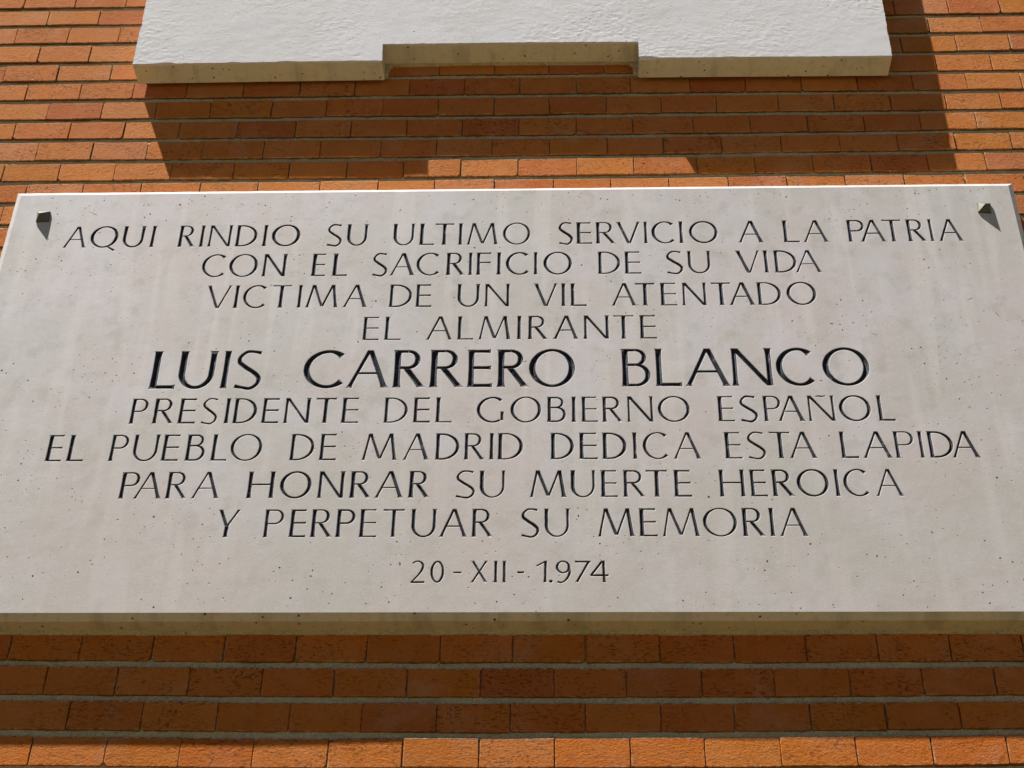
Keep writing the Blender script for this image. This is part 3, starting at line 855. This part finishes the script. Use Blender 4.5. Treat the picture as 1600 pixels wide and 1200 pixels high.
# face of the slab: bands between z limits, each a constrained triangulation with the letters left open
slab_v, slab_f = [], []
def add_face(verts, faces):
    n0 = len(slab_v)
    slab_v.extend(verts)
    slab_f.extend(tuple(i + n0 for i in f) for f in faces)
limits = []
tops = [max(s[1][3] for s in c[1]) for c in cells]
bots = [min(s[1][2] for s in c[1]) for c in cells]
prev = SZ1 * 1000
for i in range(len(cells)):
    nxt = (bots[i] + tops[i + 1]) / 2 if i + 1 < len(cells) else SZ0 * 1000
    limits.append((prev, nxt))
    prev = nxt
pr = random.Random(5)
def pit(cx, cz, r):
    n = pr.choice((5, 6, 7))
    e, a0 = pr.uniform(0.3, 1.0), pr.uniform(0, math.pi)
    pts = []
    for i in range(n):
        a = 2 * math.pi * i / n
        rad = r * pr.uniform(0.7, 1.2)
        x, y = rad * math.cos(a), rad * e * math.sin(a)
        pts.append((cx + x * math.cos(a0) - y * math.sin(a0), cz + x * math.sin(a0) + y * math.cos(a0)))
    return pts
pit_total = 0
# scratches and larger flaws seen on the face: centre, half length, half width (mm)
MARKS = [(-889, 313, 11, -6, 0.7), (-286, 313.5, 2.2, 3.5, 1.1), (-868, 262, 5, 2, 0.8), (590, -2, 9, -5, 0.6), (775, 78, 8, 4, 0.8), (-610, -452, 14, -7, 0.55), (820, 40, -5, 8, 0.6), (-40, -60, 4, 1.5, 0.9)]
for (zt, zb), (segs, polys) in zip(limits, cells):
    X0, X1 = SX0 * 1000, SX1 * 1000
    V = [Vector(p) for p in ((X0, zb), (X1, zb), (X1, zt), (X0, zt))]
    E = [(0, 1), (1, 2), (2, 3), (3, 0)]
    for a, b in segs:
        V += [Vector(a), Vector(b)]
        E.append((len(V) - 2, len(V) - 1))
    pits = []
    want = int((zt - zb) * (X1 - X0) / 720)
    tries = 0
    while len(pits) < want and tries < want * 6:
        tries += 1
        cx, cz = pr.uniform(X0 + 8, X1 - 8), pr.uniform(zb + 5, zt - 5)
        dens = 1.5 * noise.noise(Vector((cx * 0.009, 2.0, cz * 0.009))) + 0.25 * (cz > 150) + 0.7 * noise.noise(Vector((cx * 0.035, 7.0, cz * 0.035)))
        if dens < pr.uniform(-0.2, 0.45): continue
        r = 0.5 + 1.9 * pr.random() ** 4
        if any(s[1][0] - 4 < cx < s[1][1] + 4 and s[1][2] - 4 < cz < s[1][3] + 4 for s in polys): continue
        if any(abs(q[0] - cx) < 7 and abs(q[1] - cz) < 7 for q in pits): continue
        p = pit(cx, cz, r)
        pits.append((cx, cz, r, p))
    for cx, cz, dx, dz, w in MARKS:
        if zb + 3 < cz < zt - 3:
            l = math.hypot(dx, dz); nx_, nz_ = -dz / l * w, dx / l * w
            p = [(cx - dx, cz - dz), (cx - nx_ * 0.8, cz - nz_ * 0.8), (cx + dx * 0.5 - nx_, cz + dz * 0.5 - nz_), (cx + dx, cz + dz),
                 (cx + dx * 0.4 + nx_, cz + dz * 0.4 + nz_), (cx - dx * 0.4 + nx_ * 0.7, cz - dz * 0.4 + nz_ * 0.7)]
            if dx * 1 < 0: p = [(x, z) for x, z in p]
            pits = [q for q in pits if abs(q[0] - cx) > l + 5 or abs(q[1] - cz) > l + 5]
            pits.append((cx, cz, w * 1.2, p))
    for cx, cz, r, p in pits:
        n0 = len(V)
        V += [Vector(a) for a in p]
        E += [(n0 + i, n0 + (i + 1) % len(p)) for i in range(len(p))]
    vo, eo, fo, _, _, _ = delaunay_2d_cdt(V, E, [], 0, 1e-4)
    keep = []
    for f in fo:
        cx = sum(vo[i].x for i in f) / 3; cy = sum(vo[i].y for i in f) / 3
        hit = False
        for pl, b in polys:
            if b[0] <= cx <= b[1] and b[2] <= cy <= b[3]:
                if any(bb[0] <= cx <= bb[1] and bb[2] <= cy <= bb[3] and inside(q, cx, cy) for q, bb in pl):
                    hit = True; break
        if hit: continue
        for px, pz, r, p in pits:
            if abs(px - cx) < 16 and abs(pz - cy) < 16 and inside(p, cx, cy):
                hit = True; break
        if not hit:
            a, b, c = f
            ar = (vo[b].x - vo[a].x) * (vo[c].y - vo[a].y) - (vo[c].x - vo[a].x) * (vo[b].y - vo[a].y)
            if abs(ar) > 1e-7: keep.append((a, b, c) if ar > 0 else (a, c, b))
    add_face([(v.x / 1000, SLAB_Y, v.y / 1000) for v in vo], keep)
    for cx, cz, r, p in pits:
        n = len(p)
        vs = [(x / 1000, SLAB_Y, z / 1000) for x, z in p]
        vs += [((cx + (x - cx) * 0.55) / 1000, SLAB_Y + r * 1.8 / 1000, (cz + (z - cz) * 0.55) / 1000) for x, z in p]
        fs = [(i, (i + 1) % n, n + (i + 1) % n, n + i) for i in range(n)] + [tuple(range(n, 2 * n))]
        add_face(vs, fs)
    pit_total += len(pits)
print('pits', pit_total)
# chamfer and edges
CH, CD = 0.0096, 0.0050
def ring_pts(inset_x, y, nx=160, nz=80, jit=0.0, low=0.0):
    x0, x1, z0, z1 = SX0 - inset_x, SX1 + inset_x, SZ0 - inset_x, SZ1 + inset_x
    pts = []
    for i in range(nx): pts.append((x0 + (x1 - x0) * i / nx, z0))
    for i in range(nz): pts.append((x1, z0 + (z1 - z0) * i / nz))
    for i in range(nx): pts.append((x1 - (x1 - x0) * i / nx, z1))
    for i in range(nz): pts.append((x0, z1 - (z1 - z0) * i / nz))
    out = []
    for x, z in pts:
        d = noise.noise(Vector((x * 30, y * 50, z * 30))) * jit
        out.append((x + d, y + abs(d) * 0.3 + (low if z < SZ0 - 0.004 else 0), z + d * 0.8))
    return out
A = ring_pts(0, SLAB_Y)
B = ring_pts(CH, SLAB_Y + CD, jit=0.0009, low=0.007)
C_ = ring_pts(CH, 0.004, jit=0.0008)
n = len(A)
add_face(A + B + C_, [(i, n + i, n + (i + 1) % n, (i + 1) % n) for i in range(n)] + [(n + i, 2 * n + i, 2 * n + (i + 1) % n, n + (i + 1) % n) for i in range(n)])
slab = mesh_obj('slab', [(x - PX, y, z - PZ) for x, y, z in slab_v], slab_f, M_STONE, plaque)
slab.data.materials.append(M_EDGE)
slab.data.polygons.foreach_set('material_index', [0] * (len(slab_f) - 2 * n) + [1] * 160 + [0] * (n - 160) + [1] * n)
bm = bmesh.new(); bm.from_mesh(slab.data)
edge_faces = bm.faces[:][-2 * n:]
ctr = Vector((0, -0.02, 0.46))
for f in edge_faces:
    c = f.calc_center_median()
    if f.normal.dot(Vector((c.x, -0.3, c.z - 0.46))) < 0 and abs(f.normal.y) > 0.05: f.normal_flip()
for f in bm.faces:
    pass
bm.to_mesh(slab.data); bm.free()

# bedding mortar squeezed out under the slab
def bead(x0, x1, z, y, r, nm, parent, off, seed):
    vs, fs = [], []
    N, K = 260, 6
    for i in range(N + 1):
        x = x0 + (x1 - x0) * i / N
        rr_ = r * (1 + 0.22 * noise.noise(Vector((x * 22, seed, 0))) + 0.12 * noise.noise(Vector((x * 90, seed, 5))))
        for k in range(K + 1):
            a = math.pi / 2 * k / K
            vs.append((x - off[0], y - rr_ * 1.3 * math.cos(a), z - rr_ * math.sin(a) - off[1]))
    for i in range(N):
        for k in range(K):
            a = i * (K + 1) + k
            fs.append((a, a + K + 1, a + K + 2, a + 1))
    return mesh_obj(nm, vs, fs, M_MORTAR if nm == 'bedding_mortar' else M_ROUGH, parent, smooth=True)
bead(SX0 - 0.006, SX1 + 0.006, SZ0 - CH + 0.0005, 0.004, 0.0068, 'bedding_mortar', plaque, (PX, PZ), 3.0)

# pyramid-headed fixing studs
def stud(cx, cz, s, rot, hgt, apx, apz):
    vs = []
    for y, k in ((SLAB_Y + 0.004, 1.0), (SLAB_Y - 0.0030, 1.0), (SLAB_Y - 0.0042, 0.93)):
        for a in (225, 315, 45, 135):
            ang = math.radians(a + rot)
            vs.append((cx + s * k * math.cos(ang) * 0.7071 * 2 / 2 - PX, y, cz + s * k * math.sin(ang) * 0.7071 - PZ))
    vs.append((cx + apx - PX, SLAB_Y - hgt, cz + apz - PZ))
    fs = []
    for r_ in (0, 4):
        for i in range(4): fs.append((r_ + i, r_ + (i + 1) % 4, r_ + 4 + (i + 1) % 4, r_ + 4 + i))
    for i in range(4): fs.append((8 + i, 8 + (i + 1) % 4, 12))
    o = mesh_obj('stud', vs, fs, M_METAL, plaque)
    return o
a_ = stud(-0.9850, 0.3035, 0.0250, 3, 0.0145, -0.004, -0.0015)
b_ = stud(0.8380, 0.3035, 0.0242, -6, 0.0145, -0.001, -0.001)

# ---------------------------------------------------------------- the rough slab above
upper = thing('stone_slab', 'rough pale stone slab with a notch in its bottom edge, above the inscribed plaque', 'slab', (-0.08, 0, 0.72))
upper['kind'] = 'thing'
UX, UZ = -0.08, 0.72
UT, UB = -0.066, -0.011
TOP = 1.52
bottom = [(-0.8724, 0.7239), (-0.611, 0.7250), (-0.3460, 0.7258), (-0.3478, 0.7765), (-0.0746, 0.7768), (0.1908, 0.7735), (0.1915, 0.7240), (0.458, 0.7222), (0.7136, 0.7203)]
top = [(0.7195, TOP), (-0.8790, TOP)]
outline = bottom + top
def dense(poly, step):
    out = []
    for i, a in enumerate(poly):
        b = poly[(i + 1) % len(poly)]
        m = max(1, round(math.dist(a, b) / step))
        for k in range(m):
            out.append((a[0] + (b[0] - a[0]) * k / m, a[1] + (b[1] - a[1]) * k / m))
    return out
rim = dense(outline, 0.004)
def rag(x, z, amp):
    d1 = noise.noise(Vector((x * 90, 4.0, z * 90))) + 0.6 * noise.noise(Vector((x * 260, 9.0, z * 260)))
    ch_ = max(0.0, noise.noise(Vector((x * 17, 21.0, z * 17))) - 0.32) * 7
    d1 += ch_ * (1.3 if z > 0.85 or x < -0.87 else 0.6) * (1 if x < -0.4 else -1)
    d2 = noise.noise(Vector((x * 90, 14.0, z * 90))) + ch_ * 1.4
    return d1 * amp, d2 * amp
front = [(x + rag(x, z, 0.0009)[0], z + rag(x, z, 0.0011)[1]) for x, z in rim]
V = [Vector(p) for p in front]
E = [(i, (i + 1) % len(V)) for i in range(len(V))]
step = 0.0055
nr = len(front)
z = 0.724
while z < TOP:
    x = -0.872
    while x < 0.714:
        jx, jz = x + random.uniform(-0.0012, 0.0012), z + random.uniform(-0.0012, 0.0012)
        if not (-0.3525 < jx < 0.196 and jz < 0.7815) and jz > 0.7285 and jx > -0.8685 and jx < 0.7105 and (jz < 1.12 or random.random() < 0.25):
            V.append(Vector((jx, jz)))
        x += step
    z += step
vo, eo, fo, ov, _, _ = delaunay_2d_cdt([v * 1000 for v in V], E, [], 1, 1e-4)
def relief(x, z):
    d = noise.noise(Vector((x * 7, 0.5, z * 9))) * 0.0005 + noise.noise(Vector((x * 38, 2.5, z * 60))) * 0.00018
    d += noise.noise(Vector((x * 110, 5.5, z * 170))) * 0.0005 * (0.6 + noise.noise(Vector((x * 6, 8.5, z * 6))))
    return d
bset = set()
uv_, uf_ = [], []
for v in vo:
    x, z = v.x / 1000, v.y / 1000
    uv_.append((x - UX, UT + relief(x, z), z - UZ))
tri = []
for f in fo:
    a, b, c = f[0], f[1], f[2]
    ar = (vo[b].x - vo[a].x) * (vo[c].y - vo[a].y) - (vo[c].x - vo[a].x) * (vo[b].y - vo[a].y)
    tri.append(tuple(f) if ar > 0 else tuple(reversed(f)))
uf_ = list(tri)
# sides: from the ragged front rim back to the rear edge, through a slightly broken arris
n0 = len(uv_)
for (fx, fz) in front: uv_.append((fx - UX, UT + relief(fx, fz), fz - UZ))
for (x, z) in rim: uv_.append((x - UX + rag(x, z, 0.0007)[1], UT + 0.006, z - UZ + rag(x, z, 0.0006)[0]))
for (x, z) in rim: uv_.append((x - UX, UT + 0.030, z - UZ + 0.0006 * noise.noise(Vector((x * 25, 1.7, z * 25)))))
for (x, z) in rim: uv_.append((x - UX, UB, z - UZ))
m = len(rim)
for r_ in range(3):
    for i in range(m):
        a, b = n0 + r_ * m + i, n0 + r_ * m + (i + 1) % m
        uf_.append((b, a, a + m, b + m))
us = mesh_obj('slab', uv_, uf_, M_ROUGH, upper)
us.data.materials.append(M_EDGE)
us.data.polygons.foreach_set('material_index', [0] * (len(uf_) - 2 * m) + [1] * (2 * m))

# bedding behind it, just visible as fillets in the notch
def bedding():
    pts = [(-0.862, 0.7440), (-0.352, 0.7440), (-0.341, 0.747), (-0.3385, 0.770), (-0.330, 0.7785), (-0.07, 0.7790), (0.172, 0.7765), (0.181, 0.768), (0.1815, 0.745), (0.186, 0.741), (0.20, 0.7420), (0.70, 0.7400), (0.708, TOP - 0.02), (-0.868, TOP - 0.02)]
    pts = dense(pts, 0.01)
    nb = len(pts)
    vs = [(x - UX, UB + 0.001, z - UZ) for x, z in pts] + [(x - UX, 0.006, z - UZ) for x, z in pts]
    vo2, _, fo2, _, _, _ = delaunay_2d_cdt([Vector(p) * 1000 for p in pts], [(i, (i + 1) % nb) for i in range(nb)], [], 1, 1e-4)
    n1 = len(vs)
    vs += [(v.x / 1000 - UX, UB + 0.001, v.y / 1000 - UZ) for v in vo2]
    fs = [((i + 1) % nb, i, nb + i, nb + (i + 1) % nb) for i in range(nb)]
    fs += [tuple(n1 + i for i in f) for f in fo2]
    return mesh_obj('bedding_mortar', vs, fs, M_MORTAR, upper)
bedding()
